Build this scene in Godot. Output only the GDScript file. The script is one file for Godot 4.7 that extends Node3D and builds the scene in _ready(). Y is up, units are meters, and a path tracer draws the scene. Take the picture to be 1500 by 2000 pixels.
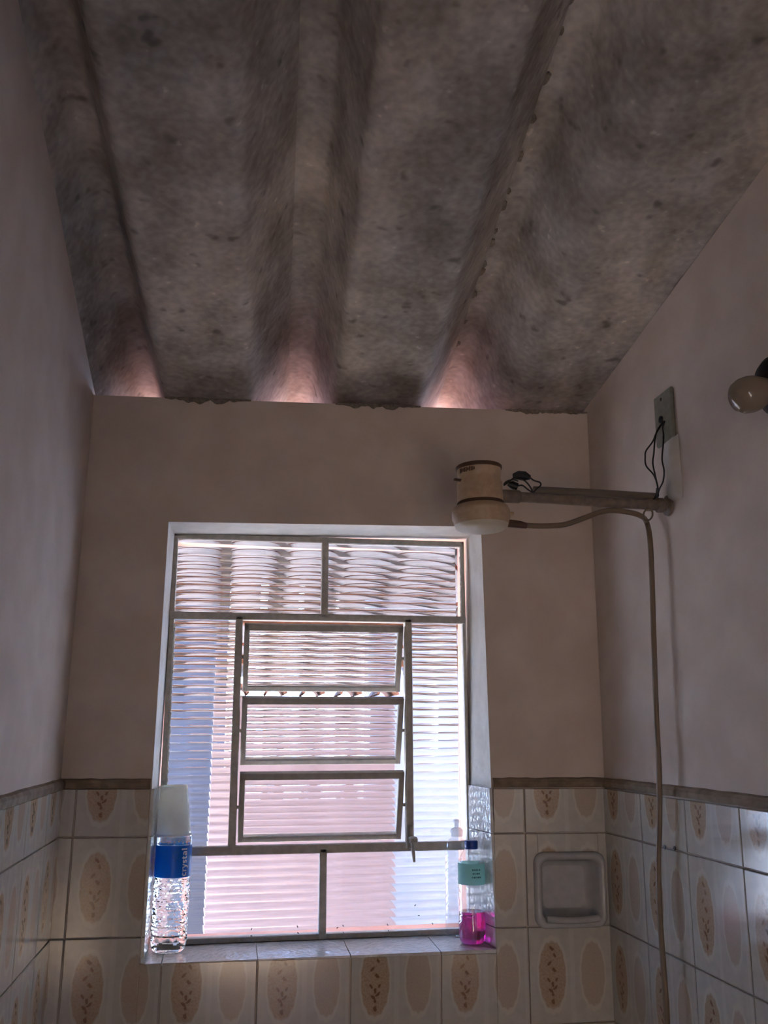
extends Node3D
# A narrow shower room: tiled lower walls, a ribbed-glass tilting window, a corrugated fibre-cement roof.
# Metres. The window wall lies in z = 0, the room runs towards +z, x = 0.015 and x = 1.25 are the side walls.

const CAM_F := 1803.5            # focal length in pixels of a 1500 x 2000 frame
const CAM_POS := Vector3(0.3633, 1.5156, 2.1582)
const CAM_YAW := -0.16245
const CAM_PITCH := 0.2376
const CAM_ROLL := 0.00716
const XL := 0.015
const XR := 1.25
const ZB := 2.9                  # wall behind the camera
const DRIFT := -0.052            # the roof sheets run slightly askew to the walls

var cam_basis: Basis
var used := {}
var M := {}

class MB:
	var v := PackedVector3Array()
	var n := PackedVector3Array()
	var u := PackedVector2Array()
	func tri(a: Vector3, b: Vector3, c: Vector3, na: Vector3, nb: Vector3, nc: Vector3, ua := Vector2.ZERO, ub := Vector2.ZERO, uc := Vector2.ZERO) -> void:
		var f := (b - a).cross(c - a)
		if f.length_squared() < 1e-18:
			return
		if f.dot(na + nb + nc) > 0.0:
			v.append_array([a, c, b]); n.append_array([na, nc, nb]); u.append_array([ua, uc, ub])
		else:
			v.append_array([a, b, c]); n.append_array([na, nb, nc]); u.append_array([ua, ub, uc])
	func quad(a: Vector3, b: Vector3, c: Vector3, d: Vector3, out: Vector3, uv := []) -> void:
		var f := (c - a).cross(d - b).normalized()
		if f.dot(out) < 0.0:
			f = -f
		if uv.size() == 4:
			tri(a, b, c, f, f, f, uv[0], uv[1], uv[2]); tri(a, c, d, f, f, f, uv[0], uv[2], uv[3])
		else:
			tri(a, b, c, f, f, f); tri(a, c, d, f, f, f)
	func squad(p: Array, m: Array, uv := []) -> void:
		if uv.size() == 4:
			tri(p[0], p[1], p[2], m[0], m[1], m[2], uv[0], uv[1], uv[2]); tri(p[0], p[2], p[3], m[0], m[2], m[3], uv[0], uv[2], uv[3])
		else:
			tri(p[0], p[1], p[2], m[0], m[1], m[2]); tri(p[0], p[2], p[3], m[0], m[2], m[3])
	# chamfered box about c; uv runs over the xy face inside rect r
	func box(c: Vector3, s: Vector3, bev := 0.002, bs := Basis(), r := Rect2(0, 0, 1, 1)) -> void:
		var h := s * 0.5
		var b := minf(bev, minf(h.x, minf(h.y, h.z)) * 0.9)
		var P := {}
		for sx in [-1, 1]:
			for sy in [-1, 1]:
				for sz in [-1, 1]:
					P[[sx, sy, sz, 0]] = Vector3(sx * h.x, sy * (h.y - b), sz * (h.z - b))
					P[[sx, sy, sz, 1]] = Vector3(sx * (h.x - b), sy * h.y, sz * (h.z - b))
					P[[sx, sy, sz, 2]] = Vector3(sx * (h.x - b), sy * (h.y - b), sz * h.z)
		var put := func(ks: Array, out: Vector3) -> void:
			var ps := []
			var us := []
			for k in ks:
				var q: Vector3 = P[k]
				ps.append(c + bs * q)
				us.append(Vector2(r.position.x + r.size.x * (q.x / s.x + 0.5), r.position.y + r.size.y * (0.5 - q.y / s.y)))
			if ps.size() == 4:
				quad(ps[0], ps[1], ps[2], ps[3], bs * out, us)
			else:
				var f: Vector3 = (bs * out).normalized()
				tri(ps[0], ps[1], ps[2], f, f, f, us[0], us[1], us[2])
		for s1 in [-1, 1]:
			put.call([[s1, -1, -1, 0], [s1, 1, -1, 0], [s1, 1, 1, 0], [s1, -1, 1, 0]], Vector3(s1, 0, 0))
			put.call([[-1, s1, -1, 1], [1, s1, -1, 1], [1, s1, 1, 1], [-1, s1, 1, 1]], Vector3(0, s1, 0))
			put.call([[-1, -1, s1, 2], [1, -1, s1, 2], [1, 1, s1, 2], [-1, 1, s1, 2]], Vector3(0, 0, s1))
			for s2 in [-1, 1]:
				put.call([[s1, s2, -1, 0], [s1, s2, 1, 0], [s1, s2, 1, 1], [s1, s2, -1, 1]], Vector3(s1, s2, 0))
				put.call([[s1, -1, s2, 0], [s1, 1, s2, 0], [s1, 1, s2, 2], [s1, -1, s2, 2]], Vector3(s1, 0, s2))
				put.call([[-1, s1, s2, 1], [1, s1, s2, 1], [1, s1, s2, 2], [-1, s1, s2, 2]], Vector3(0, s1, s2))
				for s3 in [-1, 1]:
					put.call([[s1, s2, s3, 0], [s1, s2, s3, 1], [s1, s2, s3, 2]], Vector3(s1, s2, s3))
	func tube(pts: Array, rad, sides := 10, caps := true) -> void:
		var rings := []
		var norms := []
		var side := Vector3.ZERO
		for i in pts.size():
			var t: Vector3 = ((pts[mini(i + 1, pts.size() - 1)] as Vector3) - (pts[maxi(i - 1, 0)] as Vector3)).normalized()
			if side == Vector3.ZERO:
				side = t.cross(Vector3.UP if absf(t.y) < 0.9 else Vector3.RIGHT).normalized()
			side = (side - t * side.dot(t)).normalized()
			var up := t.cross(side)
			var rr: float = rad[i] if rad is Array else rad
			var ring := []
			var nr := []
			for k in sides:
				var d := side * cos(TAU * k / sides) + up * sin(TAU * k / sides)
				ring.append(pts[i] + d * rr); nr.append(d)
			rings.append(ring); norms.append(nr)
		for i in pts.size() - 1:
			for k in sides:
				var l := (k + 1) % sides
				squad([rings[i][k], rings[i][l], rings[i + 1][l], rings[i + 1][k]], [norms[i][k], norms[i][l], norms[i + 1][l], norms[i + 1][k]])
		if caps:
			for e in [0, pts.size() - 1]:
				var o: Vector3 = ((pts[e] as Vector3) - (pts[1 if e == 0 else e - 1] as Vector3)).normalized()
				for k in sides:
					tri(pts[e], rings[e][k], rings[e][(k + 1) % sides], o, o, o)
	# profile: [radius, height] along +y of t; outward normals to the left of the travel direction (bottom to top = outside)
	func lathe(t: Transform3D, prof: Array, sides := 32, smooth := 0.6, wob = null) -> void:
		var np := prof.size()
		var segn := []
		for i in np - 1:
			var d := Vector2(prof[i + 1][0] - prof[i][0], prof[i + 1][1] - prof[i][1]).normalized()
			segn.append(Vector2(d.y, -d.x))
		var at := func(i: int, k: int) -> Vector3:
			var a := TAU * k / sides
			var r: float = prof[i][0]
			if wob != null:
				r *= wob.call(a, prof[i][1])
			return t * Vector3(r * cos(a), prof[i][1], r * sin(a))
		var nat := func(m: Vector2, k: int) -> Vector3:
			var a := TAU * k / sides
			return (t.basis * Vector3(m.x * cos(a), m.y, m.x * sin(a))).normalized()
		for i in np - 1:
			var m0: Vector2 = segn[i]
			var m1: Vector2 = segn[i]
			if i > 0 and (segn[i - 1] as Vector2).dot(segn[i]) > smooth:
				m0 = ((segn[i - 1] as Vector2) + (segn[i] as Vector2)).normalized()
			if i < np - 2 and (segn[i + 1] as Vector2).dot(segn[i]) > smooth:
				m1 = ((segn[i + 1] as Vector2) + (segn[i] as Vector2)).normalized()
			for k in sides:
				if wob != null:      # dented wall: every facet keeps its own slant
					quad(at.call(i, k), at.call(i, k + 1), at.call(i + 1, k + 1), at.call(i + 1, k), nat.call(segn[i], k))
					continue
				squad([at.call(i, k), at.call(i, k + 1), at.call(i + 1, k + 1), at.call(i + 1, k)], [nat.call(m0, k), nat.call(m0, k + 1), nat.call(m1, k + 1), nat.call(m1, k)],
					[Vector2(float(k) / sides, prof[i][1]), Vector2(float(k + 1) / sides, prof[i][1]), Vector2(float(k + 1) / sides, prof[i + 1][1]), Vector2(float(k) / sides, prof[i + 1][1])])
	func ball(c: Vector3, s: Vector3, seed_ := 0, rough := 0.0, sides := 10, bs := Basis()) -> void:
		var rg := RandomNumberGenerator.new()
		rg.seed = seed_ + 11
		var rows := maxi(4, sides / 2)
		var g := []
		for i in rows + 1:
			var line := []
			for k in sides:
				var a := TAU * k / sides
				var b := PI * i / rows - PI / 2
				var w := 1.0 + (rg.randf() - 0.5) * rough * (1.0 if i > 0 and i < rows else 0.0)
				line.append(Vector3(cos(b) * cos(a), sin(b), cos(b) * sin(a)) * w)
			g.append(line)
		for i in rows:
			for k in sides:
				var l := (k + 1) % sides
				var q := [g[i][k], g[i][l], g[i + 1][l], g[i + 1][k]]
				var ps := []
				var ns := []
				for w in q:
					ps.append(c + bs * (w * s)); ns.append((bs * (w / s)).normalized())
				squad(ps, ns)
	func mesh() -> ArrayMesh:
		var a := []
		a.resize(Mesh.ARRAY_MAX)
		a[Mesh.ARRAY_VERTEX] = v; a[Mesh.ARRAY_NORMAL] = n; a[Mesh.ARRAY_TEX_UV] = u
		var m := ArrayMesh.new()
		m.add_surface_from_arrays(Mesh.PRIMITIVE_TRIANGLES, a)
		return m

# ---------- nodes ----------
func numbered(called: String) -> String:
	var k: int = used.get(called, 0)
	used[called] = k + 1
	return called if k == 0 else "%s_%03d" % [called, k]

func tag(o: Node, label: String, category: String, group := "") -> Node:
	o.set_meta("label", label); o.set_meta("category", category)
	if group:
		o.set_meta("group", group)
	return o

func thing(called: String, label: String, category: String, at := Vector3.ZERO, group := "") -> Node3D:
	var o := Node3D.new()
	o.name = numbered(called); add_child(o); o.position = at
	tag(o, label, category, group)
	return o

func part(called: String, mesh: Mesh, mat: Material, parent: Node3D, at := Vector3.ZERO) -> MeshInstance3D:
	var o := MeshInstance3D.new()
	o.name = numbered(called) if parent == self else called
	o.mesh = mesh; o.material_override = null
	parent.add_child(o, true)
	o.position = at
	for i in mesh.get_surface_count():
		o.set_surface_override_material(i, mat)
	return o

func structure(called: String, label: String) -> Node3D:
	var o := Node3D.new()
	o.name = called; add_child(o); o.set_meta("kind", "structure"); o.set_meta("label", label)
	o.set_meta("category", called.split("_")[0])
	return o

# ---------- photograph pixel -> point on a known surface ----------
func on_plane(px: float, py: float, nrm: Vector3, d: float) -> Vector3:
	var dir := cam_basis * Vector3((px - 750.0) / CAM_F, (1000.0 - py) / CAM_F, -1.0)
	return CAM_POS + dir * ((d - nrm.dot(CAM_POS)) / nrm.dot(dir))
func on_x(px: float, py: float, x: float) -> Vector3: return on_plane(px, py, Vector3.RIGHT, x)
func on_z(px: float, py: float, z: float) -> Vector3: return on_plane(px, py, Vector3.BACK, z)

func roof_y(x: float, z: float, h := 0.0) -> float:
	return 2.301 + 0.029 * x + 0.168 * z + h

func smooth_path(p: Array, per := 6) -> Array:
	var out := []
	for i in p.size() - 1:
		var a: Vector3 = p[maxi(i - 1, 0)]
		var b: Vector3 = p[i]
		var c: Vector3 = p[i + 1]
		var d: Vector3 = p[mini(i + 2, p.size() - 1)]
		for k in per:
			out.append(b.cubic_interpolate(c, a, d, float(k) / per))
	out.append(p[-1])
	return out

# ---------- materials ----------
func noise(freq: float, seed_: int, oct := 4, cellular := false) -> FastNoiseLite:
	var f := FastNoiseLite.new()
	f.noise_type = FastNoiseLite.TYPE_CELLULAR if cellular else FastNoiseLite.TYPE_SIMPLEX_SMOOTH
	f.frequency = freq; f.seed = seed_; f.fractal_octaves = oct
	return f

func noise_tex(freq: float, seed_: int, cols: Array, offs: Array, size := 512) -> NoiseTexture2D:
	var t := NoiseTexture2D.new()
	t.width = size; t.height = size; t.seamless = true
	t.noise = noise(freq, seed_, 5)
	var g := Gradient.new()
	g.offsets = PackedFloat32Array(offs)
	g.colors = PackedColorArray(cols)
	t.color_ramp = g
	return t

func mat(c: Color, rough := 0.7, metal := 0.0, spec := 0.5) -> StandardMaterial3D:
	var m := StandardMaterial3D.new()
	m.albedo_color = c; m.roughness = rough; m.metallic = metal; m.metallic_specular = spec
	return m

func grained(c0: Color, c1: Color, freq: float, scale: float, seed_: int, rough: float, bump := 0.0, size := 512) -> StandardMaterial3D:
	var m := mat(Color.WHITE, rough)
	m.albedo_texture = noise_tex(freq, seed_, [c0, c0.lerp(c1, 0.5), c1], [0.25, 0.5, 0.75], size)
	m.uv1_triplanar = true; m.uv1_world_triplanar = true
	m.uv1_scale = Vector3.ONE * scale
	if bump > 0.0:
		m.heightmap_enabled = true
		m.heightmap_texture = noise_tex(freq * 2.0, seed_ + 3, [Color.BLACK, Color.WHITE], [0.0, 1.0], size)
		m.heightmap_scale = bump
	return m

func glass(c: Color, scale: float, rough := 0.0) -> StandardMaterial3D:
	var m := mat(Color(c.r, c.g, c.b, 0.0), rough)
	m.transparency = BaseMaterial3D.TRANSPARENCY_ALPHA
	m.refraction_enabled = true; m.refraction_scale = scale
	return m

func sheet_glass(c: Color, alpha: float, rough := 0.05) -> StandardMaterial3D:
	var m := mat(Color(c.r, c.g, c.b, alpha), rough)
	m.transparency = BaseMaterial3D.TRANSPARENCY_ALPHA
	return m

# fibre cement: grey-brown mottle, dark mould spots, pale lime flecks (print and stains of the sheet itself)
func cement_texture() -> ImageTexture:
	var im := Image.create(768, 1408, false, Image.FORMAT_RGB8)
	var big := noise(0.005, 3, 4)
	var mid := noise(0.02, 7, 4)
	var fine := noise(0.12, 9, 3)
	var spot := noise(0.035, 15, 3)
	for y in 1408:
		for x in 768:
			var b := big.get_noise_2d(x, y * 0.5)
			var m := mid.get_noise_2d(x, y * 0.7)
			var f := fine.get_noise_2d(x, y)
			var k := 0.640 + 0.15 * b + 0.15 * m + 0.08 * f
			var sp := spot.get_noise_2d(x, y) + 0.22 * f
			k *= 1.0 - 0.34 * smoothstep(0.40, 0.85, sp)
			k += 0.10 * smoothstep(0.66, 0.78, spot.get_noise_2d(x * 1.7 + 900, y * 1.7) + 0.35 * f)
			var warm := clampf(0.5 + 0.9 * b - 0.5 * m, 0, 1)
			im.set_pixel(x, y, Color(k * (1.0 + 0.03 * warm), k * (0.975 - 0.01 * warm), k * (0.945 - 0.05 * warm)))
	return ImageTexture.create_from_image(im)

# wall tile print: a flowered oval and a plain oval on a pale ground, as the photograph shows
func tile_texture(seed_: int) -> ImageTexture:
	var s := 320
	var im := Image.create(s, s, false, Image.FORMAT_RGB8)
	var nz := noise(0.02, seed_, 4)
	var nf := noise(0.1, seed_ + 5, 3)
	var rg := RandomNumberGenerator.new()
	rg.seed = 40
	var marks := []
	for a in [[0.0, -0.27, 0.8], [0.03, -0.20, 0.3], [-0.03, -0.12, -0.7], [0.02, -0.05, 0.9], [-0.045, 0.05, 0.6], [0.045, 0.05, -0.6], [0.0, 0.10, 0.0], [-0.02, 0.16, 0.9], [0.03, 0.13, -0.9], [0.0, 0.20, 0.2], [0.0, 0.27, 0.0]]:
		marks.append([0.27 + a[0], 0.5 + a[1], a[2], rg.randf_range(0.012, 0.020), rg.randf_range(0.020, 0.034)])
	for y in s:
		for x in s:
			var p := Vector2((x + 0.5) / s, (y + 0.5) / s)
			var w := nz.get_noise_2d(x, y)
			var g := nf.get_noise_2d(x, y)
			var c := Color(0.790, 0.775, 0.735).lerp(Color(0.755, 0.740, 0.705), clampf(0.5 + w, 0, 1))
			# two paler bands either side of the plain oval
			for bx in [0.505, 0.975]:
				c = c.lerp(Color(0.83, 0.815, 0.78), 0.55 * (1.0 - smoothstep(0.02, 0.035, absf(p.x - bx))))
			for o in [[0.27, 0.165, 0.37, 0], [0.745, 0.145, 0.35, 1]]:
				var dx: float = (p.x - o[0]) / o[1]
				var dy: float = (p.y - 0.5) / o[2]
				var a := atan2(dy, dx)
				var r := pow(pow(absf(dx), 2.3) + pow(absf(dy), 1.9), 0.5) * (1.0 + 0.02 * cos(a * 14.0)) + 0.02 * w
				c = c.lerp(Color(0.835, 0.815, 0.765), 0.7 * (1.0 - smoothstep(1.05, 1.13, r)) * smoothstep(0.9, 0.97, r))
				var body := Color(0.735, 0.655, 0.560) if o[3] == 0 else Color(0.750, 0.695, 0.630)
				c = c.lerp(body.lerp(Color(0.67, 0.56, 0.45), clampf(0.25 + g * 1.2, 0, 1) * (0.9 if o[3] == 0 else 0.2)), 1.0 - smoothstep(0.88, 0.98, r))
			for m in marks:
				var d := Vector2(p.x - m[0], p.y - m[1]).rotated(m[2])
				var q := Vector2(d.x / m[3], d.y / m[4]).length() + 0.6 * g
				c = c.lerp(Color(0.40, 0.25, 0.15), 0.65 * (1.0 - smoothstep(0.7, 1.1, q)))
			im.set_pixel(x, y, c)
	return ImageTexture.create_from_image(im)

func make_materials() -> void:
	M.plaster = grained(Color(0.825, 0.765, 0.715), Color(0.860, 0.805, 0.760), 0.012, 0.9, 21, 0.85, 0.12)
	M.reveal = grained(Color(0.80, 0.785, 0.755), Color(0.85, 0.835, 0.81), 0.02, 1.5, 22, 0.6, 0.1)
	M.salmon = grained(Color(0.83, 0.61, 0.53), Color(0.87, 0.66, 0.58), 0.015, 0.8, 23, 0.85, 0.1)
	M.pink = grained(Color(0.465, 0.415, 0.41), Color(0.505, 0.455, 0.45), 0.012, 0.5, 24, 0.9, 0.1)  # base colour lowered so the outside does not outshine the room
	M.white_wall = grained(Color(0.88, 0.88, 0.87), Color(0.92, 0.92, 0.91), 0.012, 0.5, 25, 0.9)
	M.grey_wall = grained(Color(0.54, 0.54, 0.53), Color(0.58, 0.58, 0.57), 0.012, 0.5, 45, 0.9)  # taken down from white to hold back outdoor brightness
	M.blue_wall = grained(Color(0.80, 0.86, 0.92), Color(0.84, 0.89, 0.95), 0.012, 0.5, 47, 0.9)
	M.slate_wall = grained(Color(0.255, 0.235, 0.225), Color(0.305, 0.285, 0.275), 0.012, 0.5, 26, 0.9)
	M.paving = grained(Color(0.72, 0.69, 0.65), Color(0.78, 0.75, 0.71), 0.02, 0.7, 27, 0.9)
	M.floor = grained(Color(0.36, 0.32, 0.28), Color(0.42, 0.38, 0.34), 0.02, 1.0, 28, 0.5)
	M.grout = grained(Color(0.50, 0.46, 0.40), Color(0.60, 0.55, 0.48), 0.03, 2.0, 29, 0.9, 0.15)
	M.trim = grained(Color(0.46, 0.40, 0.33), Color(0.60, 0.54, 0.46), 0.02, 2.2, 30, 0.8, 0.2)
	M.terracotta = grained(Color(0.66, 0.38, 0.27), Color(0.74, 0.47, 0.36), 0.02, 1.4, 31, 0.9, 0.2)
	M.old_clay = grained(Color(0.44, 0.30, 0.235), Color(0.54, 0.39, 0.315), 0.02, 1.4, 48, 0.9, 0.2)
	M.tile_underside = grained(Color(0.41, 0.405, 0.41), Color(0.50, 0.495, 0.50), 0.02, 1.4, 46, 0.9)  # grey for the roof tile undersides, separate from their tops
	M.cement = mat(Color(1, 1, 1), 0.92)
	M.cement.albedo_texture = cement_texture()
	M.cement.heightmap_enabled = true
	M.cement.heightmap_texture = noise_tex(0.06, 33, [Color.BLACK, Color.WHITE], [0.0, 1.0])
	M.cement.heightmap_scale = 0.25
	M.cement.uv1_scale = Vector3(1.0 / 2.2, 1.0 / 3.6, 1.0)
	M.mortar = grained(Color(0.44, 0.41, 0.37), Color(0.58, 0.54, 0.49), 0.05, 3.0, 34, 0.95, 0.3)
	M.tiles = []
	for k in 2:
		var m := mat(Color(1, 1, 1), 0.12, 0.0, 0.5)
		m.albedo_texture = tile_texture(50 + k * 7)
		M.tiles.append(m)
	M.sill_tile = grained(Color(0.80, 0.80, 0.79), Color(0.86, 0.86, 0.85), 0.02, 3.0, 35, 0.06, 0.10)
	M.ceramic = grained(Color(0.70, 0.70, 0.70), Color(0.74, 0.74, 0.74), 0.02, 3.0, 36, 0.2)
	M.frame = grained(Color(0.66, 0.64, 0.60), Color(0.72, 0.70, 0.66), 0.03, 3.0, 37, 0.45, 0.05)
	M.glass = glass(Color(0.97, 0.985, 0.985), 0.05)
	M.cream = grained(Color(0.70, 0.60, 0.49), Color(0.76, 0.66, 0.55), 0.03, 4.0, 38, 0.45)
	M.cream_white = mat(Color(0.80, 0.77, 0.70), 0.4)
	M.brown = mat(Color(0.30, 0.21, 0.15), 0.5)
	M.pipe = grained(Color(0.42, 0.37, 0.33), Color(0.50, 0.45, 0.40), 0.03, 4.0, 39, 0.45)
	M.conduit = mat(Color(0.44, 0.40, 0.36), 0.5)
	M.hose = mat(Color(0.47, 0.41, 0.34), 0.45)
	M.black = mat(Color(0.045, 0.04, 0.04), 0.45)
	M.wire = mat(Color(0.09, 0.065, 0.05), 0.5)
	M.plate = grained(Color(0.47, 0.47, 0.42), Color(0.52, 0.52, 0.47), 0.02, 4.0, 40, 0.5)
	M.screw = mat(Color(0.25, 0.25, 0.23), 0.4, 0.8)
	M.bulb = mat(Color(0.52, 0.47, 0.41), 0.10)
	M.clear = sheet_glass(Color(0.88, 0.91, 0.93), 0.14)
	M.water = glass(Color(0.96, 0.985, 0.99), 0.033)
	M.magenta = glass(Color(0.90, 0.16, 0.62), 0.036)
	M.blue_cap = mat(Color(0.06, 0.22, 0.55), 0.35)
	M.blue_label = mat(Color(0.03, 0.43, 0.74), 0.35)
	M.blue_label.backlight_enabled = true; M.blue_label.backlight = Color(0.05, 0.50, 0.95)
	M.pale_blue = sheet_glass(Color(0.15, 0.62, 0.90), 0.55, 0.1)
	M.white_ink = mat(Color(0.93, 0.95, 0.97), 0.5)
	M.teal_label = mat(Color(0.60, 0.78, 0.76), 0.5)
	M.teal_label.backlight_enabled = true; M.teal_label.backlight = Color(0.70, 0.95, 0.92)
	M.dark_teal = mat(Color(0.30, 0.50, 0.50), 0.5)
	M.cup = mat(Color(0.97, 0.985, 0.95), 0.4)
	M.cup.backlight_enabled = true; M.cup.backlight = Color(1.0, 1.0, 0.97)
	M.wood = grained(Color(0.36, 0.24, 0.15), Color(0.46, 0.32, 0.21), 0.02, 2.0, 41, 0.7)

# ---------- setting ----------
func tile_mesh(w: float, h: float, r: Rect2) -> ArrayMesh:
	var b := MB.new()
	b.box(Vector3.ZERO, Vector3(w - 0.003, h - 0.003, 0.007), 0.0012, Basis(), r)
	return b.mesh()

# tiles of one wall: origin = where row 0 begins (top, y = 1.40), u runs along the wall, the face looks to nrm
func lay_tiles(parent: Node3D, origin: Vector3, u: Vector3, nrm: Vector3, cuts: Array, skip: Callable) -> void:
	var rows := [[1.40, 1.30, 0.5]]
	for k in 6:
		rows.append([1.30 - 0.2 * k, 1.10 - 0.2 * k, 0.0])
	rows.append([0.10, 0.0, 0.0])
	var cache := {}
	var bs := Basis(u, Vector3.UP, nrm)
	var count := 0
	for c in cuts:                      # [from, to, u0 of the print, u1]
		for r in rows:
			count += 1
			if skip.call(c[0], c[1], r[1], r[0]):
				continue
			var w: float = c[1] - c[0]
			var h: float = r[0] - r[1]
			var key := [snappedf(w, 0.001), snappedf(h, 0.001), snappedf(c[2], 0.01), r[2]]
			if not cache.has(key):
				cache[key] = tile_mesh(w, h, Rect2(c[2], r[2], c[3] - c[2], h / 0.2))
			var o := part("wall_tile", cache[key], M.tiles[(count * 7 / 3) % 2], parent)
			o.transform = Transform3D(bs, origin + u * (c[0] + w * 0.5) + Vector3.UP * (r[1] + h * 0.5) + nrm * 0.0035)

func columns_from(first: float, to: float, lead: float) -> Array:
	# a cut piece of width lead, then full tiles
	var out := []
	if lead > 0.0:
		out.append([first, first + lead, 1.0 - lead / 0.2, 1.0])
	var a := first + lead
	while a < to - 0.005:
		var b := minf(a + 0.2, to)
		out.append([a, b, 0.0, (b - a) / 0.2])
		a = b
	return out

func warp(x: float, y: float) -> Vector2:
	# corners of the window opening are not quite square
	if is_equal_approx(x, 0.97):
		x = lerpf(0.981, 0.960, clampf((y - 1.045) / 0.96, 0, 1))
	if is_equal_approx(y, 2.005):
		y = 1.992 + 0.028 * x
	elif is_equal_approx(y, 1.045):
		y = 1.040 + 0.010 * x
	elif is_equal_approx(y, 2.30):
		y = roof_y(x, 0.0) - 0.002
	return Vector2(x, y)

func build_back_wall() -> void:
	var w := structure("wall_back", "beige plastered end wall with the window, tiled below")
	var gx := [-0.02, 0.207, 0.97, 1.079, 1.224, 1.27]
	var gy := [0.0, 1.045, 1.112, 1.244, 2.005, 2.30]
	var b := MB.new()
	for i in 5:
		for j in 5:
			if i == 1 and j >= 1 and j <= 3:
				continue
			if i == 3 and j == 2:
				continue
			var c := [warp(gx[i], gy[j]), warp(gx[i + 1], gy[j]), warp(gx[i + 1], gy[j + 1]), warp(gx[i], gy[j + 1])]
			b.quad(Vector3(c[0].x, c[0].y, 0), Vector3(c[1].x, c[1].y, 0), Vector3(c[2].x, c[2].y, 0), Vector3(c[3].x, c[3].y, 0), Vector3.BACK)
	# the niche behind the soap dish
	var s0 := Vector3(1.079, 1.112, 0)
	var s1 := Vector3(1.224, 1.244, -0.05)
	b.quad(Vector3(s0.x, s0.y, s1.z), Vector3(s1.x, s0.y, s1.z), Vector3(s1.x, s1.y, s1.z), Vector3(s0.x, s1.y, s1.z), Vector3.BACK)
	b.quad(Vector3(s0.x, s0.y, 0), Vector3(s0.x, s1.y, 0), Vector3(s0.x, s1.y, s1.z), Vector3(s0.x, s0.y, s1.z), Vector3.RIGHT)
	b.quad(Vector3(s1.x, s0.y, 0), Vector3(s1.x, s1.y, 0), Vector3(s1.x, s1.y, s1.z), Vector3(s1.x, s0.y, s1.z), Vector3.LEFT)
	b.quad(Vector3(s0.x, s0.y, 0), Vector3(s1.x, s0.y, 0), Vector3(s1.x, s0.y, s1.z), Vector3(s0.x, s0.y, s1.z), Vector3.UP)
	b.quad(Vector3(s0.x, s1.y, 0), Vector3(s1.x, s1.y, 0), Vector3(s1.x, s1.y, s1.z), Vector3(s0.x, s1.y, s1.z), Vector3.DOWN)
	part("plaster", b.mesh(), M.plaster, w)
	# uneven top edge: mortar pushed up against the flat pans of the roof
	var mt := MB.new()
	var nz := noise(3.0, 5, 3)
	for seg in [[0.18, 0.385], [0.592, 0.808], [1.03, 1.25]]:
		var n := 40
		for k in n:
			var xa: float = lerpf(seg[0], seg[1], float(k) / n)
			var xb: float = lerpf(seg[0], seg[1], float(k + 1) / n)
			var fa := sin(PI * k / n)
			var fb := sin(PI * (k + 1) / n)
			var pa := 0.004 + 0.010 * absf(nz.get_noise_1d(xa * 9.0)) * fa
			var pb := 0.004 + 0.010 * absf(nz.get_noise_1d(xb * 9.0)) * fb
			var ya := roof_y(xa, 0) - 0.004 - 0.022 * absf(nz.get_noise_1d(xa * 5.0 + 3.0)) * fa
			var yb := roof_y(xb, 0) - 0.004 - 0.022 * absf(nz.get_noise_1d(xb * 5.0 + 3.0)) * fb
			mt.quad(Vector3(xa, roof_y(xa, 0) - 0.001, pa), Vector3(xb, roof_y(xb, 0) - 0.001, pb), Vector3(xb, yb, pb * 0.8), Vector3(xa, ya, pa * 0.8), Vector3.BACK)
			mt.quad(Vector3(xa, ya, pa * 0.8), Vector3(xb, yb, pb * 0.8), Vector3(xb, yb, -0.01), Vector3(xa, ya, -0.01), Vector3.DOWN)
	part("mortar_bed", mt.mesh(), M.mortar, w)
	# reveal: white inside up to the window, salmon outside it
	var ins := MB.new()
	var outs := MB.new()
	var c4 := [warp(0.207, 1.045), warp(0.97, 1.045), warp(0.97, 2.005), warp(0.207, 2.005)]
	var inward := [Vector3.UP, Vector3.LEFT, Vector3.DOWN, Vector3.RIGHT]
	var deep := [Vector2(0.211, 1.052), Vector2(0.954, 1.058), Vector2(0.962, 2.020), Vector2(0.214, 2.0)]
	for k in 4:
		var a: Vector2 = c4[k]
		var d: Vector2 = c4[(k + 1) % 4]
		var a2: Vector2 = deep[k]
		var d2: Vector2 = deep[(k + 1) % 4]
		ins.quad(Vector3(a.x, a.y, 0), Vector3(d.x, d.y, 0), Vector3(d2.x, d2.y, -0.162), Vector3(a2.x, a2.y, -0.162), inward[k])
		outs.quad(Vector3(a2.x, a2.y, -0.162), Vector3(d2.x, d2.y, -0.162), Vector3(d2.x, d2.y, -0.25), Vector3(a2.x, a2.y, -0.25), inward[k])
	part("inner_reveal", ins.mesh(), M.reveal, w)
	# outer face, top and ends
	var ox := [-0.9, deep[0].x, deep[1].x, 2.2]
	var oy := [0.0, deep[0].y, deep[2].y, 2.30]
	for i in 3:
		for j in 3:
			if i == 1 and j == 1:
				continue
			var q := []
			for cc in [[i, j], [i + 1, j], [i + 1, j + 1], [i, j + 1]]:
				var x: float = ox[cc[0]]
				var y: float = oy[cc[1]]
				if cc[0] in [1, 2] and cc[1] in [1, 2]:
					var dd: Vector2 = deep[[0, 1, 3, 2][(cc[0] - 1) + 2 * (cc[1] - 1)]]
					x = dd.x; y = dd.y
				if cc[1] == 3:
					y = roof_y(x, -0.25) - 0.002
				q.append(Vector3(x, y, -0.25))
			outs.quad(q[0], q[1], q[2], q[3], Vector3.FORWARD)
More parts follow.
